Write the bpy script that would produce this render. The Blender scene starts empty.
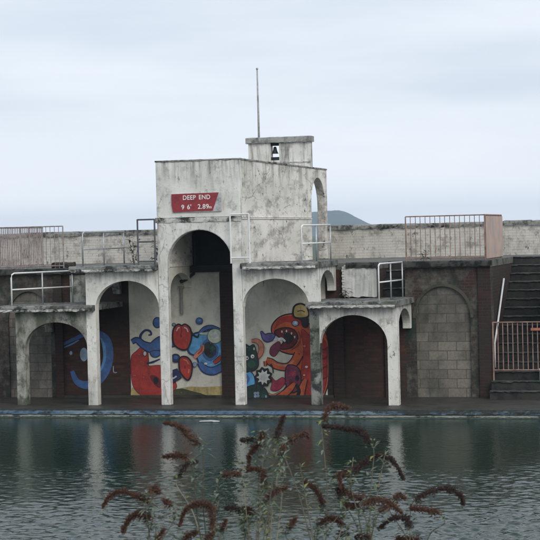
import bpy, bmesh, math, random
import numpy as np
from mathutils import Vector, Matrix
R = math.radians
S = bpy.context.scene
C = S.collection
random.seed(7)

# ------------------------------------------------------------------ camera
F, YAW, PITCH, ROLL = 1813.61, 0.25905, -0.020419, 0.024352
CAM = Vector((17.4215, -41.2885, 4.0679))
fw = Vector((-math.sin(YAW)*math.cos(PITCH), math.cos(YAW)*math.cos(PITCH), math.sin(PITCH)))
rt = Vector((math.cos(YAW), math.sin(YAW), 0)); up = rt.cross(fw)
rc, rs = math.cos(ROLL), math.sin(ROLL)
sx = rt*rc - up*rs; sy = rt*rs + up*rc
cd = bpy.data.cameras.new('camera'); cam = bpy.data.objects.new('camera', cd); C.objects.link(cam)
cd.sensor_width = 36; cd.lens = 36*F/540; cd.clip_start = 0.3; cd.clip_end = 20000
m = Matrix((sx, sy, -fw)).transposed().to_4x4(); m.translation = CAM
cam.matrix_world = m
S.camera = cam
cd.dof.use_dof = True; cd.dof.focus_distance = 44; cd.dof.aperture_fstop = 18

# ------------------------------------------------------------------ sky, sun, exposure
SUN_EL, SUN_AZ = 36, 136          # azimuth: compass-like, measured from +Y towards +X
W = bpy.data.worlds.new('World'); S.world = W; W.use_nodes = True
nt = W.node_tree; nt.nodes.clear()
def N(nt, t, **k):
    n = nt.nodes.new(t)
    for a, b in k.items():
        if a.startswith('i_'): n.inputs[a[2:].replace('_', ' ')].default_value = b
        else: setattr(n, a, b)
    return n
out = N(nt, 'ShaderNodeOutputWorld'); bg = N(nt, 'ShaderNodeBackground'); bg.inputs[1].default_value = 0.1
sky = N(nt, 'ShaderNodeTexSky', sky_type='NISHITA', sun_disc=False, sun_elevation=R(SUN_EL), sun_rotation=R(SUN_AZ))
tc = N(nt, 'ShaderNodeTexCoord'); mp = N(nt, 'ShaderNodeMapping'); mp.inputs['Scale'].default_value = (1.8, 1.8, 11)
no = N(nt, 'ShaderNodeTexNoise'); no.inputs['Scale'].default_value = 2.2; no.inputs['Detail'].default_value = 5; no.inputs['Roughness'].default_value = .5
cr = N(nt, 'ShaderNodeValToRGB'); e = cr.color_ramp.elements
e[0].position = .34; e[0].color = (.665, .735, .835, 1); e[1].position = .66; e[1].color = (.83, .885, .955, 1)
sc = N(nt, 'ShaderNodeVectorMath', operation='SCALE'); sc.inputs['Scale'].default_value = 8.6
mx = N(nt, 'ShaderNodeMix', data_type='RGBA'); mx.inputs[0].default_value = .94
L = nt.links.new
L(tc.outputs['Generated'], mp.inputs[0]); L(mp.outputs[0], no.inputs['Vector']); L(no.outputs[0], cr.inputs[0])

sz = N(nt, 'ShaderNodeSeparateXYZ'); L(tc.outputs['Generated'], sz.inputs[0])
gr = N(nt, 'ShaderNodeMapRange'); gr.inputs[1].default_value = -.01; gr.inputs[2].default_value = .075; gr.inputs[3].default_value = 1; gr.inputs[4].default_value = 0; L(sz.outputs[2], gr.inputs[0])
lm = N(nt, 'ShaderNodeMix', data_type='RGBA'); lm.inputs[7].default_value = (1.0, 1.04, 1.09, 1); L(gr.outputs[0], lm.inputs[0]); L(cr.outputs[0], lm.inputs[6])
L(lm.outputs[2], sc.inputs[0]); L(sky.outputs[0], mx.inputs[6]); L(sc.outputs[0], mx.inputs[7]); L(mx.outputs[2], bg.inputs[0]); L(bg.outputs[0], out.inputs[0])
sd = bpy.data.lights.new('sun', 'SUN'); sd.energy = 1.45; sd.angle = R(35); sd.color = (1, .94, .86)
so = bpy.data.objects.new('sun', sd); C.objects.link(so)
az, el = R(SUN_AZ), R(SUN_EL)
sdir = Vector((math.sin(az)*math.cos(el), math.cos(az)*math.cos(el), math.sin(el)))
so.rotation_euler = sdir.to_track_quat('Z', 'Y').to_euler()
S.view_settings.view_transform = 'Standard'; S.view_settings.look = 'None'
S.view_settings.exposure = .34; S.view_settings.gamma = 1; S.view_settings.use_curve_mapping = False

# ------------------------------------------------------------------ helpers
def ray(px, py):
    A = px-270; B = 270-py
    return fw + sx*A/F + sy*B/F
def onY(px, py, Y):
    d = ray(px, py); return CAM + d*((Y-CAM.y)/d.y)
def at(px, py, depth): return CAM + ray(px, py)*depth

def link(name, bm, mat=None, parent=None, smooth=False, bevel=0):
    me = bpy.data.meshes.new(name); bm.normal_update(); bm.to_mesh(me); bm.free()
    o = bpy.data.objects.new(name, me); C.objects.link(o)
    for mm in (mat if isinstance(mat, (list, tuple)) else [mat]):
        if mm: me.materials.append(mm)
    if smooth:
        for p in me.polygons: p.use_smooth = True
    if parent:
        o.parent = parent
        r = parent
        while r.parent: r = r.parent
        if parent is r and r.type == 'EMPTY': o.location = -r.location
    if bevel:
        b = o.modifiers.new('bevel', 'BEVEL'); b.width = bevel; b.segments = 2; b.limit_method = 'ANGLE'; b.angle_limit = R(50)
    return o
def tag(o, label=None, cat=None, group=None, kind=None):
    for k, v in (('label', label), ('category', cat), ('group', group), ('kind', kind)):
        if v: o[k] = v
    return o
def thing(name, label, cat, loc, group=None):
    o = bpy.data.objects.new(name, None); C.objects.link(o); o.location = loc; o.empty_display_size = .3
    return tag(o, label, cat, group)
def box(bm, x0, x1, y0, y1, z0, z1):
    v = [bm.verts.new(p) for p in ((x0,y0,z0),(x1,y0,z0),(x1,y1,z0),(x0,y1,z0),(x0,y0,z1),(x1,y0,z1),(x1,y1,z1),(x0,y1,z1))]
    for f in ((0,3,2,1),(4,5,6,7),(0,1,5,4),(1,2,6,5),(2,3,7,6),(3,0,4,7)): bm.faces.new([v[i] for i in f])
def B(*a):
    bm = bmesh.new()
    for q in a: box(bm, *q)
    return bm
def prism(bm, poly, axis, a, b):
    """poly (u,v): axis 'y' -> (x,z) extruded in y ; axis 'x' -> (y,z) extruded in x"""
    P = (lambda u, v, w: (u, w, v)) if axis == 'y' else (lambda u, v, w: (w, u, v))
    A = [bm.verts.new(P(u, v, a)) for u, v in poly]; D = [bm.verts.new(P(u, v, b)) for u, v in poly]
    fs = [bm.faces.new(A), bm.faces.new(D[::-1])]
    n = len(poly)
    for i in range(n): fs.append(bm.faces.new((A[i], D[i], D[(i+1) % n], A[(i+1) % n])))
    bmesh.ops.recalc_face_normals(bm, faces=fs)
def arch_pts(a0, a1, spring, top, n=22):
    c = (a0+a1)/2; r = (a1-a0)/2; h = top-spring
    return [(c+r*math.cos(math.pi*i/n), spring+h*math.sin(math.pi*i/n)) for i in range(n+1)]   # right -> left
def arch_panel(bm, u0, u1, z0, z1, a0, a1, spring, top, axis, w0, w1, leg0=None, leg1=None):
    """rectangular panel u0..u1 x z0..z1 with an arch cut from below; legs may stop at their own heights"""
    l0 = z0 if leg0 is None else leg0; l1 = z0 if leg1 is None else leg1
    poly = [(u0, z1), (u0, l0), (a0, l0)] + arch_pts(a0, a1, spring, top)[::-1] + [(a1, l1), (u1, l1), (u1, z1)]
    cl = []
    for p in poly:
        if not cl or (abs(p[0]-cl[-1][0])+abs(p[1]-cl[-1][1])) > 1e-5: cl.append(p)
    prism(bm, cl, axis, w0, w1)
def tube(bm, pts, r, n=8, r2=None):
    pts = [Vector(p) for p in pts]; rings = []
    for i, p in enumerate(pts):
        d = (pts[min(i+1, len(pts)-1)] - pts[max(i-1, 0)]).normalized()
        a = d.cross(Vector((.31, .2, .93)));
        if a.length < .1: a = d.cross(Vector((1, 0, 0)))
        a.normalize(); b = d.cross(a)
        rr = r if r2 is None else r+(r2-r)*i/(len(pts)-1)
        if callable(r): rr = r(i/(len(pts)-1))
        rings.append([bm.verts.new(p + (a*math.cos(2*math.pi*k/n) + b*math.sin(2*math.pi*k/n))*rr) for k in range(n)])
    for A, D in zip(rings, rings[1:]):
        for k in range(n): bm.faces.new((A[k], A[(k+1) % n], D[(k+1) % n], D[k]))
    bm.faces.new(rings[0][::-1]); bm.faces.new(rings[-1])
def rough_box(bm, x0, x1, y0, y1, z0, z1, step=.07, amp=.015, chip=.3, seed=0, axis='x'):
    """slab along x whose front and top edges are worn and chipped"""
    rnd = random.Random(seed); n = max(2, int(abs(x1-x0)/step)); rings = []
    c = 0
    for i in range(n+1):
        x = x0+(x1-x0)*i/n
        if rnd.random() < chip: c = rnd.random()*amp*2.4
        else: c *= .5
        j = lambda: (rnd.random()-.5)*amp
        prof = [(y0+j()*.6+c*.7, z0+j()), (y0+j()*.6, (z0+z1)/2+j()), (y0+j()*.5+c*.4, z1-amp*.8+j()*.5), (y0+.03+abs(j()), z1+j()*.5), (y1-.02, z1+j()*.4), (y1, z1-amp*.6+j()*.3), (y1, z0)]
        rings.append([bm.verts.new((x, p, q) if axis == 'x' else (p, x, q)) for p, q in prof])
    fs = []
    for A, D in zip(rings, rings[1:]):
        for k in range(7): fs.append(bm.faces.new((A[k], A[(k+1) % 7], D[(k+1) % 7], D[k])))
    fs.append(bm.faces.new(rings[0])); fs.append(bm.faces.new(rings[-1]))
    bmesh.ops.recalc_face_normals(bm, faces=fs)

# ------------------------------------------------------------------ materials
def mat(name):
    m = bpy.data.materials.new(name); m.use_nodes = True; nt = m.node_tree
    b = nt.nodes['Principled BSDF']; return m, nt, b
def noise(nt, vec, scale, detail=5, rough=.6, stretch=None, loc=None):
    if stretch or loc:
        mp = N(nt, 'ShaderNodeMapping')
        if stretch: mp.inputs['Scale'].default_value = stretch
        if loc: mp.inputs['Location'].default_value = loc
        nt.links.new(vec, mp.inputs[0]); vec = mp.outputs[0]
    n = N(nt, 'ShaderNodeTexNoise'); n.inputs['Scale'].default_value = scale; n.inputs['Detail'].default_value = detail; n.inputs['Roughness'].default_value = rough
    nt.links.new(vec, n.inputs['Vector']); return n.outputs[0]
def ramp(nt, v, a, b, lo=0, hi=1):
    r = N(nt, 'ShaderNodeMapRange'); r.inputs[1].default_value = a; r.inputs[2].default_value = b; r.inputs[3].default_value = lo; r.inputs[4].default_value = hi
    nt.links.new(v, r.inputs[0]); return r.outputs[0]
def mix(nt, f, a, b, mode='MIX'):
    m = N(nt, 'ShaderNodeMix', data_type='RGBA', blend_type=mode)
    for i, v in ((0, f), (6, a), (7, b)):
        if isinstance(v, (int, float)): m.inputs[i].default_value = v
        elif isinstance(v, tuple): m.inputs[i].default_value = (*v, 1) if len(v) == 3 else v
        else: nt.links.new(v, m.inputs[i])
    return m.outputs[2]
def math_(nt, op, a, b=None):
    n = N(nt, 'ShaderNodeMath', operation=op)
    for i, v in ((0, a), (1, b)):
        if v is None: continue
        if isinstance(v, (int, float)): n.inputs[i].default_value = v
        else: nt.links.new(v, n.inputs[i])
    return n.outputs[0]
def bump(nt, b, h, strength=.3, dist=.02):
    n = N(nt, 'ShaderNodeBump'); n.inputs['Strength'].default_value = strength; n.inputs['Distance'].default_value = dist
    nt.links.new(h, n.inputs['Height']); nt.links.new(n.outputs[0], b.inputs['Normal'])
def coord(nt): return N(nt, 'ShaderNodeTexCoord').outputs['Object']

def weathered(name, base, grime=(.07, .068, .058), g=.55, spots=.3, streak=.4, rust=.0, moss=0., rough=.8, off=0, course=0, cov=0, top=None, squash=1, crack=0):
    """old painted render: tint drift, grey blotches, dark flaking spots, runs down the wall"""
    m, nt, b = mat(name); v = coord(nt); o = (off, off*1.7, off*.6)
    if squash != 1:
        q = N(nt, 'ShaderNodeMapping'); q.inputs['Scale'].default_value = (1, squash, 1); nt.links.new(v, q.inputs[0]); v = q.outputs[0]
    drift = noise(nt, v, 1.1, 6, .6, loc=o)
    col = mix(nt, ramp(nt, drift, .35, .7), base, tuple(c*k for c, k in zip(base, (.72, .73, .71))))
    runs = noise(nt, v, 6, 7, .65, (1, 1, .22), o); msk = noise(nt, v, 1.6, 4, .6, loc=(o[0]+1, o[1]+8, o[2]))
    col = mix(nt, math_(nt, 'MULTIPLY', math_(nt, 'MULTIPLY', ramp(nt, runs, .48, .66), ramp(nt, msk, .42, .62, .1, 1)), streak), col, grime)
    bl = noise(nt, v, 2.6, 10, .72, loc=(o[0]+3, o[1], o[2]))
    col = mix(nt, math_(nt, 'MULTIPLY', ramp(nt, bl, .5-cov, .62-cov), g), col, grime)
    sp = noise(nt, v, 9, 7, .72, (1, 1, .6), o)
    col = mix(nt, math_(nt, 'MULTIPLY', ramp(nt, sp, .59, .64), math_(nt, 'MULTIPLY', ramp(nt, msk, .38, .6, .25, 1), min(1, spots*2.2))), col, (.04, .04, .037))
    if top:
        spz = N(nt, 'ShaderNodeSeparateXYZ'); nt.links.new(v, spz.inputs[0])
        dr = noise(nt, v, 7, 5, .6, (1, 1, .1), (o[0]+11, 0, 0))
        f = math_(nt, 'MULTIPLY', ramp(nt, dr, .45, .62), ramp(nt, math_(nt, 'ADD', spz.outputs[2], math_(nt, 'MULTIPLY', msk, .9)), top[0], top[1]))
        col = mix(nt, math_(nt, 'MULTIPLY', f, .75), col, (.09, .09, .08))
    if crack:
        wv = N(nt, 'ShaderNodeTexNoise'); wv.inputs['Scale'].default_value = 3; wv.inputs['Detail'].default_value = 6; nt.links.new(v, wv.inputs['Vector'])
        ws = N(nt, 'ShaderNodeVectorMath', operation='SCALE'); ws.inputs['Scale'].default_value = .55; nt.links.new(wv.outputs[1], ws.inputs[0])
        wa = N(nt, 'ShaderNodeVectorMath', operation='ADD'); nt.links.new(v, wa.inputs[0]); nt.links.new(ws.outputs[0], wa.inputs[1])
        vo = N(nt, 'ShaderNodeTexVoronoi', feature='DISTANCE_TO_EDGE'); vo.inputs['Scale'].default_value = .75; nt.links.new(wa.outputs[0], vo.inputs['Vector'])
        f = math_(nt, 'MULTIPLY', ramp(nt, vo.outputs['Distance'], .004, .013, 1, 0), ramp(nt, noise(nt, v, 1.3, 3, .5, loc=(o[0]+17, 2, 5)), .47, .56))
        col = mix(nt, math_(nt, 'MULTIPLY', f, crack), col, (.05, .045, .04))
    if rust: 
        rn = noise(nt, v, 6, 5, .6, (1, 1, .3), (o[0]+9, o[1], o[2]))
        col = mix(nt, math_(nt, 'MULTIPLY', ramp(nt, rn, .6, .7), rust), col, (.20, .10, .05))
    if moss:
        mn = noise(nt, v, 1.7, 8, .65, (1, 1, .5), (o[0]+5, o[1], o[2]))
        col = mix(nt, math_(nt, 'MULTIPLY', ramp(nt, mn, .45, .6), moss), col, (.045, .055, .03))
    hgt = noise(nt, v, 30, 4, .7)
    if course:
        br = N(nt, 'ShaderNodeTexBrick'); br.inputs['Scale'].default_value = 1; br.inputs['Brick Width'].default_value = .23; br.inputs['Row Height'].default_value = .078
        br.inputs['Mortar Size'].default_value = .006; br.inputs['Mortar Smooth'].default_value = .4
        sp_ = N(nt, 'ShaderNodeSeparateXYZ'); cb = N(nt, 'ShaderNodeCombineXYZ'); nt.links.new(v, sp_.inputs[0]); nt.links.new(sp_.outputs[0], cb.inputs[0]); nt.links.new(sp_.outputs[2], cb.inputs[1]); nt.links.new(cb.outputs[0], br.inputs[0])
        col = mix(nt, math_(nt, 'MULTIPLY', br.outputs['Fac'], .32), col, (.2, .19, .17))
        hgt = math_(nt, 'SUBTRACT', hgt, math_(nt, 'MULTIPLY', br.outputs['Fac'], 1.2))
    nt.links.new(col, b.inputs['Base Color']); b.inputs['Roughness'].default_value = rough
    b.inputs['Specular IOR Level'].default_value = .3
    bump(nt, b, math_(nt, 'ADD', hgt, math_(nt, 'MULTIPLY', bl, 1.5)), .45, .012)
    return m

def bricks(name, c1, c2, mortar, bw, bh, ms, dirt=.5, dirtcol=(.03, .032, .028), render=0, rendercol=(.25, .24, .21), off=0, bumpy=.5, green=0):
    m, nt, b = mat(name); v = coord(nt)
    sp = N(nt, 'ShaderNodeSeparateXYZ'); cb = N(nt, 'ShaderNodeCombineXYZ'); nt.links.new(v, sp.inputs[0])
    nt.links.new(math_(nt, 'ADD', sp.outputs[0], math_(nt, 'ADD', sp.outputs[1], off)), cb.inputs[0]); nt.links.new(sp.outputs[2], cb.inputs[1])
    dn = N(nt, 'ShaderNodeTexNoise'); dn.inputs['Scale'].default_value = 5; nt.links.new(v, dn.inputs['Vector'])
    wob = N(nt, 'ShaderNodeVectorMath', operation='SCALE'); wob.inputs['Scale'].default_value = .012; nt.links.new(dn.outputs[1], wob.inputs[0])
    ad = N(nt, 'ShaderNodeVectorMath', operation='ADD'); nt.links.new(cb.outputs[0], ad.inputs[0]); nt.links.new(wob.outputs[0], ad.inputs[1])
    br = N(nt, 'ShaderNodeTexBrick'); nt.links.new(ad.outputs[0], br.inputs[0])
    for k, q in (('Scale', 1), ('Brick Width', bw), ('Row Height', bh), ('Mortar Size', ms), ('Mortar Smooth', .3), ('Bias', 0)): br.inputs[k].default_value = q
    br.inputs['Color1'].default_value = (*c1, 1); br.inputs['Color2'].default_value = (*c2, 1); br.inputs['Mortar'].default_value = (*mortar, 1)
    col = br.outputs[0]
    fine = noise(nt, v, 24, 5, .7)
    col = mix(nt, ramp(nt, fine, .3, .8, 0, .5), col, (.02, .02, .018), 'MIX')
    d = noise(nt, v, 1.3, 8, .65, (1, 1, .7), (off+2, 0, off))
    col = mix(nt, math_(nt, 'MULTIPLY', ramp(nt, d, .42, .66), dirt), col, dirtcol)
    if render:
        rn = noise(nt, v, 2.0, 9, .7, (1, 1, .8), (off+7, 0, 0))
        f = math_(nt, 'MULTIPLY', ramp(nt, rn, .45, .53), render)
        rc2 = mix(nt, ramp(nt, noise(nt, v, 7, 6, .7), .35, .65), rendercol, tuple(c*.3 for c in rendercol))
        col = mix(nt, f, col, rc2)
    if green:
        gn = noise(nt, v, 1.8, 7, .6, (1, 1, .6), (off+13, 0, 4))
        col = mix(nt, math_(nt, 'MULTIPLY', ramp(nt, gn, .5, .62), green), col, (.02, .032, .026))
    nt.links.new(col, b.inputs['Base Color']); b.inputs['Roughness'].default_value = .85; b.inputs['Specular IOR Level'].default_value = .25
    bump(nt, b, math_(nt, 'SUBTRACT', fine, math_(nt, 'MULTIPLY', br.outputs['Fac'], 1.5)), bumpy, .012)
    return m
def plain(name, col, rough=.6, metal=0, var=.25, scale=9, second=None, amt=.8, lo=.5, hi=.62, flake=None):
    m, nt, b = mat(name); v = coord(nt); n = noise(nt, v, scale, 5, .65)
    c = mix(nt, ramp(nt, n, .3, .7), tuple(x*(1+var) for x in col), tuple(x*(1-var) for x in col))
    if second:
        s = noise(nt, v, scale*.7, 6, .7, loc=(5, 2, 1)); c = mix(nt, math_(nt, 'MULTIPLY', ramp(nt, s, lo, hi), amt), c, second)
    if flake:
        c = mix(nt, math_(nt, 'MULTIPLY', ramp(nt, noise(nt, v, 22, 7, .75), .62, .66), ramp(nt, noise(nt, v, 2.5, 3, .5, loc=(3, 3, 3)), .4, .6, .15, .9)), c, flake)
        c = mix(nt, ramp(nt, noise(nt, v, 9, 6, .6, (1, 1, .15)), .52, .75, 0, .5), c, (.05, .045, .04))
    nt.links.new(c, b.inputs['Base Color']); b.inputs['Roughness'].default_value = rough; b.inputs['Metallic'].default_value = metal
    bump(nt, b, n, .2, .004)
    return m

WHITE = (.60, .60, .57)
M = {}
M['tower'] = weathered('tower render paint', (.76, .75, .71), g=.5, spots=.35, streak=.4, cov=-.03, top=(5.6, 6.3), rust=.35, crack=.35)
M['tower_side'] = weathered('tower side render', (.76, .735, .68), grime=(.20, .185, .16), g=.7, spots=.5, streak=.45, rust=.15, off=4, cov=.0, top=(5.5, 6.3), squash=.33, crack=.5)
M['arch'] = weathered('arcade paint', (.75, .74, .69), g=.45, spots=.42, streak=.4, off=2, cov=-.03, rust=.25, top=(3.15, 3.85))
M['arch_low'] = weathered('low arcade paint', (.74, .73, .68), g=.45, spots=.45, streak=.45, off=19, cov=-.02, rust=.25, top=(2.2, 2.95))
M['arch_moss'] = weathered('mossy arcade paint', (.42, .42, .37), grime=(.05, .055, .045), g=.8, spots=.25, streak=.5, moss=.8, off=8)
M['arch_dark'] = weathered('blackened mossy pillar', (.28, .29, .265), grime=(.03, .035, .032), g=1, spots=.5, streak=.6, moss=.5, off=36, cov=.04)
M['parapet'] = weathered('painted brick parapet', (.60, .575, .53), grime=(.16, .15, .13), g=.65, spots=.5, streak=.45, rust=.12, off=6, course=1)
M['coping'] = weathered('mossy coping stone', (.30, .30, .28), grime=(.025, .026, .024), g=1, spots=.9, streak=.3, off=9, cov=.02)
M['coping'].name = 'mossy coping stone'
M['slab'] = weathered('worn concrete slab', (.26, .27, .26), grime=(.03, .036, .034), g=1, spots=.7, streak=.3, off=3, moss=.7, cov=.03)
M['fascia'] = weathered('flaking slab edge', (.60, .60, .57), grime=(.035, .037, .033), g=1, spots=.8, streak=.2, off=12, cov=.02)
M['edgeband'] = weathered('black mossy terrace edge', (.065, .07, .062), grime=(.01, .012, .011), g=1, spots=.7, streak=.2, off=14, cov=.06)
M['panel'] = weathered('inner wall paint', (.66, .64, .55), grime=(.2, .19, .16), g=.35, spots=.06, streak=.35, off=15)
M['whitepanel'] = weathered('white stair wall', (.58, .58, .56), g=.35, spots=.2, streak=.3, off=18)
M['brick'] = bricks('dark red brick', (.060, .026, .022), (.036, .019, .017), (.05, .044, .038), .225, .075, .008, dirt=.8)
M['brick_warm'] = bricks('red brown brick', (.095, .042, .030), (.048, .024, .019), (.05, .04, .033), .225, .075, .007, dirt=.85, off=3)
M['brick_patch'] = bricks('brick under failing render', (.075, .035, .03), (.05, .026, .023), (.085, .072, .06), .225, .075, .008, dirt=.8, render=.9, rendercol=(.13, .12, .10), green=.9, off=5)
M['block'] = bricks('concrete block', (.26, .235, .20), (.15, .14, .12), (.115, .105, .09), .45, .225, .011, dirt=.75, dirtcol=(.07, .066, .056), off=0, bumpy=.3, green=.45)
M['ring'] = weathered('rendered arch ring', (.085, .08, .066), grime=(.02, .02, .018), g=1, spots=.6, streak=.3, off=21, moss=.6)
M['deck'] = weathered('wet pool deck', (.055, .052, .044), grime=(.018, .018, .016), g=.8, spots=.3, streak=0, rough=.5, off=23)
M['terrace'] = weathered('terrace concrete', (.15, .15, .135), grime=(.03, .03, .027), g=.9, spots=.4, streak=.3, off=25)
M['step'] = weathered('mossy step concrete', (.038, .040, .037), grime=(.010, .012, .012), g=.9, spots=.4, streak=.5, off=27, moss=.25)
M['nosing'] = plain('worn step nosing', (.045, .050, .047), .8, var=.5, scale=5, second=(.02, .028, .024), amt=1, lo=.42, hi=.56)
M['dark'] = plain('dark bars and void shade', (.014, .016, .017), .8, var=.4, scale=4)  # dark bars and beam, also the painted shade of the tower void
M['galv'] = plain('galvanised tube', (.42, .44, .45), .45, .5, var=.2, second=(.18, .12, .08), amt=.6, lo=.58, hi=.66)
M['whitetube'] = plain('white painted tube', (.68, .69, .68), .5, 0, var=.1, second=(.25, .16, .1), amt=.7, lo=.62, hi=.7)
M['rust'] = plain('pink rusted bars', (.27, .18, .15), .8, .1, var=.35, second=(.15, .075, .05), scale=6)
M['rustgrey'] = plain('grey rusted bars', (.30, .26, .25), .7, .2, var=.3, second=(.17, .10, .08), scale=6)
M['cagepanel'] = plain('faded mesh panel paint', (.44, .33, .28), .8, 0, var=.15, second=(.31, .30, .31), scale=2)
M['pipe'] = plain('black cast iron', (.02, .022, .022), .5, .2)
M['pole'] = plain('grey flagpole', (.32, .33, .34), .5, .3, second=(.16, .12, .1))
M['signred'] = plain('faded red sign', (.26, .028, .035), .55, 0, var=.15, second=(.15, .02, .025), scale=14)
M['signgrey'] = plain('bare sign board', (.42, .43, .43), .7, 0, second=(.2, .2, .2))
M['letter'] = plain('white sign letter', (.72, .72, .70), .5, 0, var=.08)
M['timber'] = weathered('mossy timber', (.06, .05, .04), grime=(.02, .022, .015), g=.9, spots=.3, streak=0, off=31)
M['board'] = plain('white float', (.55, .57, .57), .6, 0, var=.2, second=(.2, .2, .18))
M['bark'] = plain('dry stem', (.10, .095, .07), .8, 0, second=(.16, .14, .10), scale=30)
M['drystem'] = plain('pale dead stem', (.19, .17, .125), .8, 0)
M['seed'] = plain('brown seed head', (.062, .030, .021), .9, 0, var=.5, scale=120, second=(.12, .058, .033))
M['seed_dark'] = plain('dark seed head', (.030, .018, .016), .9, 0, var=.4, scale=120)
M['leaf'] = plain('grey green leaf', (.12, .155, .115), .75, 0, var=.4, scale=60)
M['leaf_y'] = plain('yellow green leaf', (.18, .21, .06), .7, 0, var=.3, scale=60)
M['weed'] = plain('dark weed leaf', (.045, .05, .035), .8, 0)
M['grass'] = plain('rough grass', (.05, .07, .03), .9, 0, scale=2)
M['bankwall'] = weathered('bank wall', (.2, .2, .18), g=.6)

# coping at the pool edge: pale blue paint, white below, broken up
def edge_mat():
    m, nt, b = mat('blue pool edge paint'); v = coord(nt)
    sp = N(nt, 'ShaderNodeSeparateXYZ'); nt.links.new(v, sp.inputs[0])
    n = noise(nt, v, 3, 8, .7, (1, 1, 3)); n2 = noise(nt, v, .45, 3, .5, (1, 1, 0), (2.3, 0, 0))
    blue = mix(nt, ramp(nt, n2, .42, .58), (.17, .24, .29), (.10, .17, .26))
    col = mix(nt, ramp(nt, n, .50, .60), blue, (.035, .045, .045))
    col = mix(nt, ramp(nt, math_(nt, 'ADD', sp.outputs[2], math_(nt, 'MULTIPLY', n, .03)), -.035, -.02), col, (.025, .032, .034))
    far = ramp(nt, sp.outputs[0], 9.3, 9.8)                 # paint has mostly gone along the right-hand stretch
    col = mix(nt, math_(nt, 'MULTIPLY', far, ramp(nt, n, .36, .50, 0, .95)), col, (.03, .035, .03))
    nt.links.new(col, b.inputs['Base Color']); b.inputs['Roughness'].default_value = .5
    bump(nt, b, n, .4, .01); return m
M['edge'] = edge_mat()
M['tide'] = weathered('pale tide line', (.33, .34, .30), grime=(.06, .07, .06), g=1, spots=.4, streak=.3, off=41)
M['basin'] = weathered('wet basin wall', (.10, .14, .13), grime=(.02, .04, .035), g=.8, spots=.2, streak=.3, rough=.4, off=43)

def water_mat():
    m, nt, b = mat('pool water'); v = coord(nt)
    b.inputs['Base Color'].default_value = (.004, .022, .013, 1); b.inputs['Roughness'].default_value = .05; b.inputs['IOR'].default_value = 1.333
    tiny = noise(nt, v, 17, 3, .55)
    bump(nt, b, tiny, .6, .008)
    return m
M['water'] = water_mat()

# ------------------------------------------------------------------ setting: ground, water, terrace, hill, air
P = 1.85; w = .24; D = 2.0
ZL0, ZL1, ZH0, ZH1, ZT = 2.30, 2.43, 3.24, 3.37, 5.84
PX = [i*P for i in range(6)]
def struct(name, bm, m, **k):
    o = link(name, bm, m, **k); o['kind'] = 'structure'; return o
def sheet(x0, x1, y0, y1, z):
    bm = bmesh.new(); bm.faces.new([bm.verts.new(p) for p in ((x0,y0,z),(x1,y0,z),(x1,y1,z),(x0,y1,z))]); return bm
struct('ground', sheet(-2190, 1490, 9.5, 3490, -.6), M['grass'])
def water():
    """wind ripples as real relief: many short crossing wave trains, calmer close under the wall"""
    x0, x1, y0, y1, h = -4.0, 17.5, -20.0, -.85, .031
    xs = np.arange(x0, x1+h/2, h); ys = np.linspace(y0, y1, int((y1-y0)/h)+1); X, Y = np.meshgrid(xs, ys)
    rg = np.random.RandomState(4); Z = np.zeros_like(X); var = 0
    for i in range(110):
        lam = .11*(.62/.11)**rg.rand(); k = 2*np.pi/lam; th = rg.normal(R(60), 1.1); sl = (.25/lam)**.3*(1 if lam < .4 else .55); a = sl/k
        Z += a*np.sin(k*(np.cos(th)*X+np.sin(th)*Y)+rg.rand()*6.283); var += sl*sl/2
    Z /= math.sqrt(var)
    g = np.zeros_like(X)
    for i in range(10):
        lam = rg.uniform(2.5, 9); th = rg.normal(R(80), .5); g += np.sin(2*np.pi/lam*(np.cos(th)*X+np.sin(th)*Y)+rg.rand()*6.28)
    g /= 4.5
    d = np.clip((-Y-1)/17, 0, 1)                       # 0 at the wall, 1 out in the open
    amp = .010+.016*d+.175*np.clip(d*1.25+(X-9)*.05*d+g*.34*np.clip(d*3, 0, 1)-.42, 0, 1)**1.15
    edge = np.clip((X-x0)/1, 0, 1)*np.clip((x1-X)/1, 0, 1)*np.clip((Y-y0)/1, 0, 1)
    Z = -.215+Z*amp*edge
    nx, ny = len(xs), len(ys); co = np.stack([X, Y, Z], -1).reshape(-1, 3).astype(np.float32)
    idx = np.arange(nx*ny).reshape(ny, nx); q = np.stack([idx[:-1, :-1], idx[:-1, 1:], idx[1:, 1:], idx[1:, :-1]], -1).reshape(-1, 4)
    ext = [(-60, -33.2), (x0, -33.2), (x1, -33.2), (70, -33.2), (-60, y0), (x0, y0), (x1, y0), (70, y0), (-60, y1), (x0, y1), (x1, y1), (70, y1)]
    b0 = len(co); co = np.vstack([co, np.array([(a, b, -.215) for a, b in ext], np.float32)])
    eq = [[b0+a for a in f] for f in ((0, 1, 5, 4), (1, 2, 6, 5), (2, 3, 7, 6), (4, 5, 9, 8), (6, 7, 11, 10))]
    q = np.vstack([q, np.array(eq)]); me = bpy.data.meshes.new('water')
    me.vertices.add(len(co)); me.vertices.foreach_set('co', co.ravel()); me.loops.add(q.size); me.loops.foreach_set('vertex_index', q.ravel().astype(np.int32))
    me.polygons.add(len(q)); me.polygons.foreach_set('loop_start', np.arange(0, q.size, 4, dtype=np.int32)); me.polygons.foreach_set('use_smooth', np.ones(len(q), bool))
    me.update(calc_edges=True); me.validate(); me.materials.append(M['water'])
    o = bpy.data.objects.new('water', me); C.objects.link(o); o['kind'] = 'structure'
water()
bm = B((-12, 24, -.82, 6.8, -.9, 0)); struct('pool_deck', bm, M['deck'])
bm = bmesh.new(); rough_box(bm, -12, 24, -.88, -.82, -.125, -.004, .05, .012, .3, 3); 
edge = struct('pool_edge', bm, M['edge'])
bm = bmesh.new(); rough_box(bm, -12, 24, -.865, -.822, -.19, -.14, .05, .012, .3, 5); link('tide_line', bm, M['tide'], edge)
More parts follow.
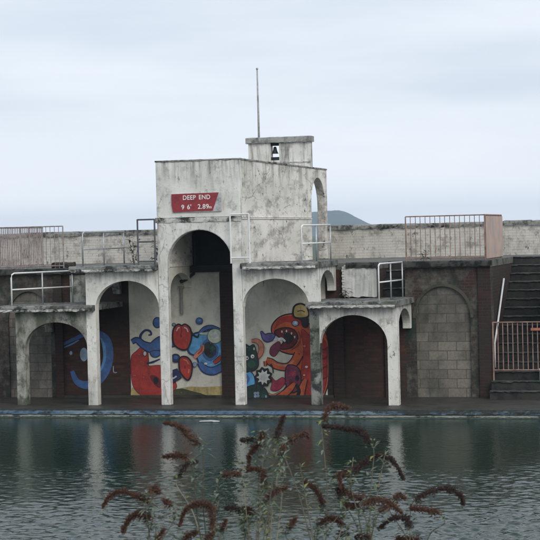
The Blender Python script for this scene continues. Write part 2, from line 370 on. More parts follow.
bm = B((-12, 24, -.850, -.823, -1, -.192), (-12, 24, -.850, -.823, -.138, -.127)); link('basin_wall', bm, M['basin'], edge)
# camera side: grassy bank held by a low wall
bm = bmesh.new()
rnd = random.Random(3); nx, ny = 40, 14
vs = [[bm.verts.new((-20+2*i, -60+27*j/ny, 2.42+(rnd.random()-.5)*.06)) for i in range(nx+1)] for j in range(ny+1)]
for j in range(ny):
    for i in range(nx): bm.faces.new((vs[j][i], vs[j][i+1], vs[j+1][i+1], vs[j+1][i]))
struct('bank', bm, M['grass'], smooth=True)
lw = link('bank_wall', B((-20, 60, -33.0, -32.7, -1, 2.40)), M['bankwall']); tag(lw, 'low weathered concrete wall holding the near bank below the shrubs', 'wall')
# terrace deck, cut for the two stairs
bm = bmesh.new()
S1 = (8.68, 9.32, 3.5); S2 = (11.40, 13.1, 6.7)
for q in ((-12, S1[0], 2.0, 9.2), (S1[0], S1[1], S1[2], 9.2), (S1[1], S2[0], 2.0, 9.2), (S2[0], S2[1], S2[2], 9.2), (S2[1], 24, 2.0, 9.2)):
    box(bm, *q, 3.13, 3.29)
terr = struct('terrace', bm, M['terrace'])
bm = bmesh.new()
for a, b_, s in ((-12, 1.5, 1), (7.9, S1[0], 2), (S1[1]-.0, S2[0]+.05, 3), (S2[1], 24, 4)):
    rough_box(bm, a, b_, 1.84, 1.997, 3.16, 3.30, .06, .02, .35, s)
link('terrace_edge', bm, M['edgeband'], terr)
# hill far behind
bm = bmesh.new(); rnd = random.Random(5)
base = CAM + ray(334, 232)*3000; base.z = 0
hd = Vector((fw.x, fw.y, 0)).normalized(); hr = Vector((hd.y, -hd.x, 0))
ph = [(rnd.uniform(.01, .09), rnd.uniform(0, 6.3)) for _ in range(14)]
def hz(u):
    return 36*math.exp(-abs(u/(58 if u > 0 else 190))**2.0) + 4 + sum(.022/(f+.03)*math.sin(f*u*1.3+p_) for f, p_ in ph)
rows = []
for j in range(21):
    t = (j-10)/10; row = []
    for i in range(241):
        u = -500+4*i; c_ = max(0, math.cos(t*math.pi/2))**.8; z = hz(u)*c_ + (rnd.random()-.5)*1.0*c_
        p = base + hr*u + hd*t*190; row.append(bm.verts.new((p.x, p.y, z-1.5)))
    rows.append(row)
for A, D_ in zip(rows, rows[1:]):
    for i in range(240): bm.faces.new((A[i], A[i+1], D_[i+1], D_[i]))
struct('hill', bm, plain('moorland', (.06, .07, .045), .95, scale=.03, second=(.035, .04, .03), amt=.9), smooth=True)
hm = bpy.data.materials.new('haze'); hm.use_nodes = True; hn = hm.node_tree; hn.nodes.clear()
ho = N(hn, 'ShaderNodeOutputMaterial'); hv = N(hn, 'ShaderNodeVolumePrincipled'); hv.inputs['Density'].default_value = 2.0e-4; hv.inputs['Color'].default_value = (.60, .76, 1, 1)
S.cycles.volume_bounces = 2
hn.links.new(hv.outputs[0], ho.inputs['Volume'])
hz_ = link('haze', B((-2200, 1500, -100, 3500, -2, 50)), hm); hz_['kind'] = 'stuff'

# ------------------------------------------------------------------ retaining wall behind the arcade
wall = thing('retaining_wall', 'long dark brick wall behind the white arcade with painted panels and blocked arches', 'wall', (4.75, 2.3, 0))
T = 2.45
bm = bmesh.new(); arch_panel(bm, -1.55, .45, 0, 3.12, -1.04, .12, 1.95, 2.72, 'y', 2.0, T); link('render_patch', bm, M['brick_patch'], wall)
bm = bmesh.new(); arch_panel(bm, 9.32, 11.40, 0, 3.12, 9.57, 10.90, 1.92, 2.68, 'y', 2.0, T); link('render_patch', bm, M['brick_patch'], wall)
for a, b_, s, t_ in ((-1.04, .12, 1.95, 2.72), (9.57, 10.90, 1.92, 2.68)):
    bm = B((a-.06, b_+.06, 2.06, 2.3, 0, t_+.03)); link('block_infill', bm, M['block'], wall)
    bm = bmesh.new()
    o_ = arch_pts(a-.075, b_+.075, s, t_+.075); i_ = arch_pts(a-.002, b_+.002, s, t_+.002)
    prism(bm, o_ + i_[::-1], 'y', 1.985, 2.1); link('arch_ring', bm, M['ring'], wall)
link('brick_wall', B((-12, -1.55, 2.0, T, 0, 3.12)), M['brick'], wall)
bw_l = link('brick_wall', B((.45, 2.25, 2.0, T, 0, 3.12)), M['brick_warm'], wall)
wp_l = link('white_panel', B((2.25, 4.66, 1.99, T, 0, 3.13)), M['panel'], wall)
wp_r = link('white_panel', B((4.99, 7.34, 1.99, T, 0, 3.13)), M['panel'], wall)
link('brick_pier', B((4.66, 4.99, 1.93, T, 0, 3.12)), M['brick'], wall)
link('brick_pier', B((7.52, 7.78, 1.93, 1.999, 0, 2.29)), M['brick'], wall)
link('brick_wall', B((7.34, S1[0], 2.0, T, 0, 3.12)), M['brick_warm'], wall)
link('brick_wall', B((S1[0], S1[1], 2.0, T, 0, 2.42)), M['brick_warm'], wall)
link('brick_pier', B((11.10, 11.40, 1.95, 1.999, 0, 3.12)), M['brick'], wall)
link('brick_wall', B((S2[1], 24, 2.0, T, 0, 3.12)), M['brick'], wall)
link('stair_flank', B((11.15, 11.40, T, S2[2], 0, 3.12), (S2[1], 13.4, T, S2[2], 0, 3.12)), M['brick'], wall)
link('stair_flank', B((8.5, 8.68, T, S1[2], 2.3, 3.12), (9.32, 9.5, T, S1[2], 2.3, 3.12)), M['brick'], wall)
bm = bmesh.new(); rough_box(bm, 7.84, 8.63, 1.88, 1.998, 2.46, 3.24, .05, .03, .3, 77); link('white_stair_wall', bm, M['whitepanel'], wall)
bm = bmesh.new()
for k in range(11): box(bm, 7.80-.012*(k % 2), 7.86, 1.862, 1.90, 2.50+.065*k, 2.555+.065*k)
link('toothed_edge', bm, M['whitepanel'], wall)
for q in ((.46, 4.655), (4.995, 7.5)): link('plinth', B((*q, 1.94, 1.985, 0, .06)), M['deck'], wall)
link('mossy_panel', B((.70, 1.30, 1.93, 1.998, 2.2, 3.12)), M['arch_moss'], wall)
link('brick_pier', B((.26, .47, 1.92, 1.998, 0, 3.12)), M['brick'], wall)
link('brick_pier', B((8.80, 9.04, 1.94, 1.998, 0, 2.29)), M['brick'], wall)

# murals: paint on the wall, kept in one mesh per panel
PAL = {'red': (.36, .036, .026), 'dred': (.13, .015, .018), 'orange': (.50, .10, .035), 'dorange': (.25, .045, .02), 'black': (.012, .012, .015), 'navy': (.020, .030, .10), 'blue': (.05, .12, .30), 'lblue': (.10, .26, .50),
       'sky': (.10, .32, .55), 'white': (.55, .56, .55), 'green': (.02, .07, .045), 'dgreen': (.012, .035, .028), 'yellow': (.42, .33, .13), 'pale': (.42, .48, .36), 'purple': (.17, .03, .07), 'peach': (.50, .20, .13), 'pinkred': (.30, .03, .06), 'greyblue': (.24, .32, .42), 'olive': (.05, .05, .025), 'mauve': (.12, .10, .30)}
keys = list(PAL)
PM = [plain('paint '+k, PAL[k], .7, 0, var=.3, scale=5, second=tuple(c*.4 for c in PAL[k]), amt=.65, lo=.47, hi=.7, flake=(.38, .36, .31)) for k in keys]
def crom(pts, closed=True, n=6):
    o = []; L_ = len(pts)
    for i in range(L_ if closed else L_-1):
        g = (lambda j: pts[j % L_]) if closed else (lambda j: pts[max(0, min(L_-1, j))])
        p0, p1, p2, p3 = (g(i+d) for d in (-1, 0, 1, 2))
        for k in range(n):
            t = k/n
            o.append(tuple(.5*((2*p1[q])+(-p0[q]+p2[q])*t+(2*p0[q]-5*p1[q]+4*p2[q]-p3[q])*t*t+(-p0[q]+3*p1[q]-3*p2[q]+p3[q])*t**3) for q in range(len(p1))))
    if not closed: o.append(tuple(pts[-1]))
    return o
class Mural:
    def __init__(s, Y, step=.0007): s.bm = bmesh.new(); s.Y = Y; s.k = 0; s.st = step
    def face(s, px, col):
        s.k += 1; y = s.Y - .002 - s.k*s.st
        vs = []
        for a, b in px:
            q = onY(a, b, s.Y); vs.append(s.bm.verts.new((q.x, y, q.z)))
        f = s.bm.faces.new(vs); f.material_index = keys.index(col); f.normal_update()
        if f.normal.y > 0: f.normal_flip()
    def blob(s, pts, col, out=None, ow=1.2):
        ow *= 1.25
        c = crom(pts)
        if out:
            n = len(c); o = []
            A = sum(c[i][0]*c[(i+1) % n][1]-c[(i+1) % n][0]*c[i][1] for i in range(n)); sg = 1 if A > 0 else -1
            for i in range(n):
                dx = c[(i+1) % n][0]-c[i-1][0]; dy = c[(i+1) % n][1]-c[i-1][1]; l = math.hypot(dx, dy) or 1
                o.append((c[i][0]+sg*dy/l*ow, c[i][1]-sg*dx/l*ow))
            s.face(o, out)
        s.face(c, col)
    def ell(s, x, y, rx, ry, col, out=None, ow=1.1, rot=0):
        f = lambda k, e: (x+(rx+e)*math.cos(k)*math.cos(rot)-(ry+e)*math.sin(k)*math.sin(rot), y+(rx+e)*math.cos(k)*math.sin(rot)+(ry+e)*math.sin(k)*math.cos(rot))
        K = [2*math.pi*i/22 for i in range(22)]
        if out: s.face([f(k, ow) for k in K], out)
        s.face([f(k, 0) for k in K], col)
    def stroke(s, pts, wd, col, out=None, ow=1.1):
        c = crom([tuple(p) for p in pts], False, 6); n = len(c)
        ws = wd if isinstance(wd, (list, tuple)) else [wd]*len(pts)
        def rib(e):
            a, b = [], []
            for i in range(n):
                t = i/(n-1)*(len(ws)-1); j = min(int(t), len(ws)-2); W_ = (ws[j]+(ws[j+1]-ws[j])*(t-j))/2+e
                dx = c[min(i+1, n-1)][0]-c[max(i-1, 0)][0]; dy = c[min(i+1, n-1)][1]-c[max(i-1, 0)][1]; l = math.hypot(dx, dy) or 1
                a.append((c[i][0]-dy/l*W_, c[i][1]+dx/l*W_)); b.append((c[i][0]+dy/l*W_, c[i][1]-dx/l*W_))
            return a, b
        for e, cc in (((ow, out),) if out else ()) + ((0, col),):
            a, b = rib(e); s.k += 1; y = s.Y-.002-s.k*s.st
            P3 = lambda q: (lambda v: s.bm.verts.new((v.x, y, v.z)))(onY(q[0], q[1], s.Y))
            A = [P3(q) for q in a]; Bv = [P3(q) for q in b]
            for i in range(n-1):
                f = s.bm.faces.new((A[i], A[i+1], Bv[i+1], Bv[i])); f.material_index = keys.index(cc); f.normal_update()
                if f.normal.y > 0: f.normal_flip()
    def done(s, parent, label):
        o = link('mural', s.bm, PM, parent); o.location = (0, 0, 0); o['label'] = label; return o
m1 = Mural(1.99)
m1.blob([(132, 399), (132, 388), (137, 390), (142, 397), (146, 399)], 'yellow')
m1.face([(181, 388), (190, 386.5), (205, 387), (222.5, 386), (222.5, 398), (168, 398), (170, 392)], 'yellow')
m1.blob([(168, 398), (171, 391), (181, 388.5), (192, 391), (203, 394), (212, 398), (190, 398.6)], 'olive')
m1.blob([(131.6, 357), (137, 351), (142, 347), (147, 349), (148.5, 360), (149, 366), (158, 365.5), (166, 368), (176, 384), (174, 390), (164, 397), (150, 398.3), (140, 394), (133.5, 386), (131.3, 372)], 'red', 'dred', .5)
m1.blob([(150, 376), (156, 376), (161, 381), (160, 388), (154, 384)], 'dred')
m1.ell(156, 380.5, 2.6, 3.6, 'black')
m1.ell(145, 353.5, 1.5, 2.2, 'white', 'black', .6)
m1.stroke([(147, 363.5), (153, 362), (160, 359)], [1.5, 2.2, 1.2], 'navy')
m1.stroke([(141.5, 343), (140.5, 336), (145, 330.5), (150, 331), (151.3, 334.5), (148.5, 335)], [3, 2.6, 2.2, 2, 1.8, 1.2], 'navy')
m1.stroke([(132, 342), (137, 340), (144, 345), (152, 347.5), (161, 343), (171, 341), (178, 339)], [3, 4, 6, 9, 12, 11, 10], 'blue', 'navy', 1.2)
m1.stroke([(166, 342), (172, 340.5), (177, 339)], [7, 8, 8], 'lblue')
m1.blob([(151, 352), (158, 351), (161, 353), (157, 356.5), (152.5, 356)], 'blue', 'navy', .8)
m1.ell(157.5, 322.5, 3.6, 4.6, 'blue', 'navy', 1)
m1.ell(174, 324.6, 1.5, 1.3, 'greyblue', 'navy', .5)
m1.blob([(190, 352), (189, 344), (194, 335), (203, 333), (212, 331), (219, 335), (222, 344), (222, 356), (219, 366), (210, 368), (201, 364), (197, 356)], 'sky', 'navy', 1.5)
m1.stroke([(199, 334), (205, 328.5), (212, 327), (220, 329.5)], [2, 3.4, 3, 1.6], 'blue', 'black', .7)
m1.stroke([(200, 362), (205, 369), (213, 371), (222.3, 367)], [4, 6, 6.5, 6], 'blue', 'navy', 1.2)
m1.blob([(203, 343), (208, 339), (215, 343), (219, 349), (216, 358), (209, 361), (203, 355)], 'blue')
m1.blob([(205, 344), (210, 342), (216, 347), (216, 354), (210, 358), (204, 352)], 'dgreen')
m1.ell(208, 352, 3.2, 3.8, 'black'); m1.ell(213, 349, 2.2, 3.2, 'green'); m1.ell(214.5, 352.5, 1.7, 2.5, 'navy')
m1.stroke([(203, 345), (202, 350), (198, 354), (194.5, 358)], [3, 4, 4.4, 3], 'peach', 'dred', .4)
m1.stroke([(202.5, 346), (201.5, 350.5), (198, 354)], [1.4, 2, 1.2], 'red')
m1.stroke([(214, 363), (218, 360), (221.5, 356)], [2.4, 4, 2], 'red', 'black', .6)
m1.stroke([(201, 360), (207, 362.5), (212, 362)], [2, 3, 2], 'lblue')
m1.ell(206, 363.5, 1.6, 1.1, 'white'); m1.ell(211.5, 364.8, 1.4, .9, 'greyblue')
m1.stroke([(200, 333.5), (206, 333.5), (210, 334)], [1.6, 2.4, 3], 'pale')
m1.ell(215.3, 336, 7.4, 7, 'pale', 'green', .5); m1.ell(215, 335.6, 4.2, 3.6, 'white')
m1.stroke([(191, 331), (194, 335), (198, 337), (199, 334)], [1.8, 2, 1.8, 1], 'black')
m1.blob([(176, 327), (179, 325), (182, 326.5), (185.5, 325), (190, 329), (191, 338), (188, 347), (183, 349), (176, 345), (174, 339), (174.3, 331)], 'red', 'black', 1.3)
m1.stroke([(177, 331), (178.4, 328), (180, 327.5)], 1, 'white'); m1.stroke([(184.5, 327.5), (187, 328.5), (188.5, 332)], 1.1, 'white'); m1.stroke([(181.5, 327), (182, 331), (181, 335)], .9, 'dred')
m1.ell(181.5, 336, .9, 1.6, 'dred')
m1.ell(176, 358, 4, 3.7, 'navy', 'black', .8); m1.ell(176.2, 357.2, 2.3, 1.8, 'blue')
m1.stroke([(164, 378), (172, 376.5), (180, 373)], [10, 11, 9], 'navy', 'black', .8)
m1.stroke([(169, 379.5), (172, 377.5), (174, 378), (177, 376)], 1.5, 'white')
m1.blob([(180.5, 360), (183.5, 357.2), (188, 358.4), (191.5, 364), (191.3, 373), (188.5, 379), (184.5, 376), (181, 370)], 'red', 'black', 1.3)
m1.stroke([(184, 359.5), (187, 360.5), (189, 364)], .9, 'peach'); m1.ell(185.5, 367, .8, 1.6, 'dred'); m1.stroke([(189, 373), (189.5, 369)], 1.1, 'peach')
m1.ell(199.8, 320.8, 3, 2.9, 'blue', 'navy', .7); m1.ell(200.2, 320.2, 1.2, 1.1, 'lblue')
m1.ell(195.3, 364.4, 1.8, 2.2, 'greyblue', 'black', .4)
m1.done(wp_l, 'painted mural of a red round creature and blue swirling figure with red fists')

m2 = Mural(1.99)
# orange red figure on the right of the panel
m2.blob([(272, 330), (273.5, 324), (280, 317.5), (289, 314.6), (298, 315.5), (306, 322), (312, 326), (322, 328), (327, 338), (328.3, 352), (328, 380), (325, 392), (321, 398), (297, 399), (284, 398.5), (283, 392), (290, 382), (288, 372), (297, 363), (300, 354), (290, 353.6), (281, 350.6), (280.5, 347.5), (288, 345), (289, 339), (280, 334), (274, 334.5)], 'orange', 'black', 1.0)
m2.blob([(284, 316.6), (297, 316.2), (303, 322), (300, 326), (288, 322), (279, 325), (275, 328), (278, 320)], 'red')
m2.blob([(302, 330), (310, 336), (318, 340), (326, 338), (327, 356), (326, 382), (320, 396), (302, 398), (300, 384), (302, 366), (304, 350)], 'red', 'dred', .5)
m2.blob([(275.5, 333.5), (277, 330.5), (284, 328.3), (292, 329.3), (296.5, 334), (297, 340), (292, 346.5), (284.5, 348.6), (280.5, 347.5), (284, 341)], 'dred', 'black', 1)
m2.blob([(284, 333), (291, 334), (293.5, 339), (289, 344), (285, 342)], 'black')
for x, y in ((282, 331.6), (286.6, 331), (291.6, 333.4), (294.8, 337)): m2.ell(x, y, .75, 1.3, 'white')
m2.stroke([(273, 338.5), (278, 339.5), (282, 338.8), (285.5, 341.5)], [2.4, 3.2, 2.6, 1.6], 'white')
m2.stroke([(298.5, 331), (300.5, 338), (298, 345), (292, 349.5)], [1, 2, 2, 1], 'dorange')
m2.blob([(279, 342), (280.5, 346), (278, 352), (274, 356), (270.5, 353.5), (271, 348), (275, 344)], 'purple', 'dred', .6)
m2.ell(295.4, 323.2, 3, 2.6, 'greyblue', 'black', .7); m2.ell(295.8, 323, 1.3, 1.2, 'white')
m2.blob([(298, 318), (301, 321), (303, 327), (308, 327), (309, 318), (306, 314)], 'black')
m2.blob([(295.5, 316.5), (294.5, 309), (297, 305.5), (302, 304.8), (306.5, 308), (307.5, 316)], 'yellow', 'black', 1.5)
m2.stroke([(297.5, 311.5), (301.5, 310.5), (305, 312)], 1.1, 'olive')
m2.blob([(261.5, 331.5), (265, 334.5), (270, 333.6), (274.5, 335), (272.5, 339.5), (267.5, 341.5), (263.5, 339)], 'mauve', 'navy', .8)
m2.stroke([(266.4, 360), (271, 362), (278, 366), (288, 366.8), (294.5, 362), (299, 354)], [4, 6, 6, 6.4, 7.5, 8], 'orange', 'black', 1)
m2.stroke([(272, 362), (279, 365), (288, 365.3), (294, 360.5)], [1, 1.6, 2, 1.6], 'peach')
m2.stroke([(265.5, 361), (265.8, 366)], [2.4, 1.6], 'orange', 'black', .7); m2.stroke([(271, 364), (273, 368), (273.4, 373)], [2, 1.4, 1], 'black')
m2.blob([(287, 367), (295, 366), (300, 372), (300, 386), (293, 392), (286.5, 384)], 'purple', 'black', .8)
m2.ell(292.5, 373.6, 3.6, 2.6, 'pinkred'); m2.ell(297.5, 378, 2, 3, 'black'); m2.ell(290.5, 381.6, 1.6, 2.6, 'dred')
m2.blob([(271.5, 377), (276, 381), (283, 377.5), (285, 383), (278, 390), (271.5, 389.5), (272.6, 383)], 'pinkred', 'dred', .5)
m2.stroke([(268, 394), (273, 395.5), (280, 392.6), (287, 389)], [2.6, 2.4, 2, 1], 'peach', 'black', .4)
m2.stroke([(277.5, 397.5), (283.5, 394.5), (289.5, 389.5), (295, 383)], [4.5, 6, 6, 3], 'orange', 'black', .8)
m2.stroke([(301.5, 398), (302.5, 388), (306, 379)], [5, 6, 3], 'orange', 'black', .9)
m2.stroke([(296.5, 384), (299.5, 391), (297, 398)], [3, 3.4, 3], 'black')
for y in (348, 357, 366, 377): m2.stroke([(319, y), (323.5, y+1.5), (328, y-1)], .9, 'dred')
m2.stroke([(320.5, 334), (326, 339), (328, 346)], [1, 1.8, 1], 'orange'); m2.ell(304.8, 346, 1.2, .9, 'peach'); m2.ell(306.8, 366.8, 1.5, 1.1, 'white'); m2.ell(304.5, 375, 1, .8, 'white')
# dark green figure, blue body, white flower
m2.stroke([(252, 340.6), (258, 341), (261.6, 346), (261, 353), (257.5, 358)], [2, 3.6, 4.6, 4.2, 2.4], 'peach', 'dorange', .7)
m2.blob([(243.6, 372), (248, 370), (254, 376), (254.6, 386), (250, 390), (243.6, 390)], 'sky', 'navy', .8)
m2.stroke([(246, 374), (249, 379), (246, 385)], [2, 2.6, 1.5], 'blue')
m2.blob([(243.6, 347), (246, 344.5), (250, 346.5), (254, 344.8), (256, 350), (258.4, 360), (257.8, 367), (251.5, 370.6), (243.6, 369.6)], 'dgreen', 'black', .7)
m2.ell(252, 364, 3.8, 4, 'green'); m2.ell(247.2, 358, 1.9, 2.1, 'white'); m2.ell(247.8, 358.2, .7, .9, 'black'); m2.ell(253, 356.2, 1.8, 1.9, 'white'); m2.ell(253.3, 356.6, .7, .8, 'black')
m2.ell(245.4, 348.4, 1, 1.1, 'white'); m2.ell(254.6, 348.6, .9, 1.4, 'white'); m2.stroke([(244, 365.6), (247, 367)], 1.2, 'peach')
m2.blob([(243.6, 402), (243.6, 390.5), (250, 386.5), (258, 385), (265, 388.5), (268.5, 395), (270, 402)], 'dgreen', 'black', .8)
m2.ell(265, 397, 3.5, 3, 'green')
fl = lambda r1, r2: [(264+(r1 if i % 2 else r2)*math.cos(i*math.pi/9), 377+1.12*(r1 if i % 2 else r2)*math.sin(i*math.pi/9)) for i in range(18)]
m2.blob(fl(9.3, 7.8), 'black'); m2.blob(fl(6.9, 4.6), 'white')
for a in range(4): m2.ell(257.2+1.9*math.cos(a*math.pi/2+.7), 394.4+2*math.sin(a*math.pi/2+.7), 1.5, 1.5, 'greyblue')
m2.ell(266.6, 396.4, .8, 1.6, 'greyblue')
m2.face([(243.6, 399.2), (308, 399.4), (308, 401.2), (243.6, 401)], 'olive')
m2.done(wp_r, 'painted mural of an open mouthed orange creature beside small green and blue figures')

m3 = Mural(2.0)
m3.stroke([(62, 345), (72, 340), (81, 336), (91, 333), (100, 334.5), (107.5, 341.5), (109.6, 357), (105.6, 371), (98, 381), (86.5, 385), (77, 381.5), (72, 371)], [2.4, 3.4, 4, 5, 7, 7.6, 7.6, 8, 7.6, 8, 6, 4], 'blue')
m3.stroke([(101, 338), (104, 347), (104.5, 359), (100.5, 371)], [1.5, 3, 3, 1.6], 'lblue')
m3.stroke([(64, 347.5), (72, 344), (79, 340)], [1, 1.6, 1], 'lblue')
m3.ell(84, 354.5, 4, 6.8, 'greyblue'); m3.ell(71, 353, 1.5, 2, 'greyblue')
m3.stroke([(113.5, 366), (113.8, 372), (117, 372.5)], .9, 'greyblue')
m3.done(bw_l, 'blue spray painted ring with a pale blue oval inside')

# ------------------------------------------------------------------ stairs
def stair(name, label, x0, x1, ya, yb, za, zb, n, grp=None):
    t = thing(name, label, 'stairs', ((x0+x1)/2, ya, za))
    bm = bmesh.new(); nb = bmesh.new(); dz = (zb-za)/n; dy = (yb-ya)/n
    for k in range(n):
        box(bm, x0+.003, x1-.003, ya+dy*k, yb, za+dz*k, za+dz*(k+1)-.035)
        rough_box(nb, x0+.004, x1-.004, ya+dy*k-.03, ya+dy*(k+1)-.032, za+dz*(k+1)-.033, za+dz*(k+1), .06, .022, .4, k+40)
    link('riser', bm, M['step'], t); link('tread', nb, M['nosing'], t); return t
stair('stairs', 'wide dark mossy steps rising behind the pink barrier at the right', S2[0], S2[1], 1.45, S2[2], 0, 3.29, 16)
stair('stairs', 'narrow dark steps from the low right balcony to the terrace', S1[0], S1[1], 2.5, S1[2], 2.425, 3.29, 4)

# ------------------------------------------------------------------ arcade: four balconies and the tower
def side_arch(bm, x0, x1, z1, leg):
    arch_panel(bm, .242, 1.985, 0, z1, .30, 1.84, z1-.55, z1-.10, 'x', x0, x1, leg0=z1-.55, leg1=leg)
def pillar_front(px, side, arch0, arch1, ztop, spring, top, tower_edge, name_m, parent):
    pass
def balcony(label, xo, xi, px, z0, z1, spring, top, a0, a1, mirror, mats, pillar_to, seed, slab, split=False):
    """px: x of the outer pillar (its left edge). panel spans from the outer pillar to xi."""
    t = thing('balcony', label, 'balcony', ((xo+xi)/2, 1, 0), 'concrete balconies of the diving stage')
    bm = bmesh.new()
    u0, u1 = (px, a1) if not mirror else (a0, px+w)
    lo = 0
    if split: lo = 2.29
    if not mirror: arch_panel(bm, u0, u1, 0, z0, a0, a1, spring, top, 'y', 0, .24, leg0=0, leg1=spring)
    else: arch_panel(bm, u0, u1, 0, z0, a0, a1, spring, top, 'y', 0, .24, leg0=spring, leg1=lo if lo < spring else spring)
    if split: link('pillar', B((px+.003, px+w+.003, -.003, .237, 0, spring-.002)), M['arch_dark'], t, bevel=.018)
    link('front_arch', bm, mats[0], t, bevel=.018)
    bm = bmesh.new()
    sx0, sx1 = (px+.02, px+w-.02)
    side_arch(bm, sx0, sx1, z0-.002, z0-.62)
    link('side_arch', bm, mats[1], t, bevel=.014)
    bm = bmesh.new(); rough_box(bm, slab[0], slab[1], -.20, 1.998, z0+.002, z1, .06, .024, .35, seed); link('slab', bm, M['slab'], t)
    bm = bmesh.new(); rough_box(bm, slab[0]+.06, slab[1]-.05, -.225, -.205, z0-.01, z0+.055, .05, .022, .5, seed+9); link('slab_edge', bm, M['fascia'], t)
    return t
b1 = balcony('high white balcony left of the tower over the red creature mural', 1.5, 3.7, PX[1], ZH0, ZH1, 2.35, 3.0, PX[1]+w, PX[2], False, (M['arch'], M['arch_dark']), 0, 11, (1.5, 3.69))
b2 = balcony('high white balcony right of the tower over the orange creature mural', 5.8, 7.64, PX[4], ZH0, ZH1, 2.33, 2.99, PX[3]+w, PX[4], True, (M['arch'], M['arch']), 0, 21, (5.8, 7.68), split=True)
b3 = balcony('low mossy balcony at far left with blocked arch behind', -.4, 1.85, PX[0], ZL0, ZL1, 1.40, 2.02, PX[0]+w, PX[1], False, (M['arch_moss'], M['arch_moss']), 0, 31, (-.45, 2.08))
b4 = balcony('low white balcony at right end with dark mossy slab', 7.64, 9.5, PX[5], ZL0, ZL1, 1.42, 2.11, PX[4]+w, PX[5], True, (M['arch_low'], M['arch_low']), 0, 41, (7.36, 9.54))
# the dark mossy lower shaft between the two right-hand arches
# ---- tower
tw = thing('diving_tower', 'white flaking concrete tower block over the central arch with red depth sign', 'tower', (4.75, 4.5, 0))
X0, X1 = 3.705, 5.785
bm = bmesh.new(); arch_panel(bm, X0, X1, 0, ZT, PX[2]+w, PX[3], 3.38, 4.18, 'y', 0, .22); link('front_wall', bm, M['tower'], tw, bevel=.02)
tw_side = bmesh.new()
arch_panel(tw_side, .222, 9.2, 3.292, ZT, 7.27, 8.95, 4.80, 5.57, 'x', X1-.24, X1-.004)
link('side_wall', tw_side, M['tower_side'], tw, bevel=.02)
bm = bmesh.new(); arch_panel(bm, .222, 9.2, 3.292, ZT, 7.27, 8.95, 4.80, 5.57, 'x', X0+.004, X0+.22); link('side_wall', bm, M['tower_side'], tw, bevel=.02)
for a in (X0+.01, X1-.21):
    bm = bmesh.new(); arch_panel(bm, .242, 1.985, 0, 3.288, .30, 1.97, 2.75, 3.14, 'x', a, a+.2, leg0=2.75, leg1=2.75); link('side_arch', bm, M['panel'], tw, bevel=.01)
link('roof', B((X0+.23, X1-.25, .23, 9.19, ZT-.16, ZT-.05)), M['terrace'], tw)
bm = bmesh.new(); rough_box(bm, X0-.012, X1+.012, -.014, .2, ZT-.022, ZT+.02, .06, .014, .3, 61); rough_box(bm, .2, 9.21, X1-.2, X1+.012, ZT-.022, ZT+.02, .06, .016, .3, 62, 'y')
link('parapet_edge', bm, M['coping'], tw)
# worn string course under the sign, shadow patches also in its colour; side joint
bm = bmesh.new(); rough_box(bm, X0-.035, X1+.03, -.022, -.003, 4.37, 4.49, .06, .014, .3, 63); link('string_course', bm, M['fascia'], tw)
bm = bmesh.new(); rough_box(bm, .02, 7.2, X1-.001, X1+.022, 4.42, 4.46, .08, .014, .4, 64, 'y'); link('string_course', bm, M['tower_side'], tw)
link('void_shade_sheet', B((3.93, 5.54, 2.10, 2.16, 3.292, 4.9)), M['dark'], tw)  # near-black sheet: paints the shade of the deep open room behind the arch
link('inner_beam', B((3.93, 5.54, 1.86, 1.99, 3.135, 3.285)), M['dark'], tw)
bm = bmesh.new(); tube(bm, [(4.02, 2.04, 4.6), (4.02, 2.04, 3.28), (4.0, 1.90, 3.1), (3.86, 1.88, 2.98), (3.66, 1.88, 2.9)], .045); link('drain_pipe', bm, M['pipe'], tw)
bm = bmesh.new(); tube(bm, [(3.66, 1.93, 2.78), (3.66, 1.93, 2.1)], .04); box(bm, 3.59, 3.73, 1.90, 1.985, 2.74, 2.80); link('drain_pipe', bm, plain('painted pipe', (.22, .21, .18), .7), tw)
# turret
tu = bmesh.new(); x0, x1 = 4.09, 5.76
arch = None
x1 = 5.84
box(tu, x0, 4.72, 7.0, 7.26, ZT, 6.54); box(tu, 4.965, x1, 7.0, 7.26, ZT, 6.54); box(tu, 4.7201, 4.9649, 7.0, 7.26, ZT, 6.06)
tur = link('turret', tu, M['tower'], tw)
bm = bmesh.new(); rough_box(bm, 4.03, 5.88, 6.93, 7.33, 6.542, 6.70, .07, .018, .3, 71); link('cap', bm, weathered('turret cap', (.36, .36, .35), g=.7, off=51), tur).location = (0, 0, 0)
for q in ((6.46, 6.538), (6.062, 6.15)): link('shutter_bar', B((4.722, 4.963, 7.05, 7.09, *q)), M['dark'], tur)
bm = bmesh.new(); rough_box(bm, 4.07, 5.85, 6.975, 6.999, 5.98, 6.01, .07, .01, .3, 72); link('ledge', bm, M['tower'], tur)
bm = bmesh.new(); n = 12
prof = [(0, .0), (.03, .0), (.045, -.03), (.055, -.09), (.075, -.15), (.10, -.19), (.0, -.19)]
rings = [[bm.verts.new((4.81+r_*math.cos(2*math.pi*k/n), 7.16+r_*math.sin(2*math.pi*k/n), 6.44+z_)) for k in range(n)] for r_, z_ in prof]
for A, D_ in zip(rings, rings[1:]):
    for k in range(n): bm.faces.new((A[k], A[(k+1) % n], D_[(k+1) % n], D_[k]))
bell = link('bell', bm, M['pipe']); tag(bell, 'small dark bell hanging in the turret opening on the tower roof', 'bell')

# flagpole
bm = bmesh.new(); tube(bm, [(3.97, 8.6, ZT-.05), (3.97, 8.6, 7.4), (3.965, 8.6, 8.72)], .036, 10, .02)
bmesh.ops.create_uvsphere(bm, u_segments=10, v_segments=6, radius=.034, matrix=Matrix.Translation((3.965, 8.6, 8.74)))
fp = link('flagpole', bm, M['pole'], smooth=True); tag(fp, 'thin bare grey flagpole rising behind the turret', 'flagpole')

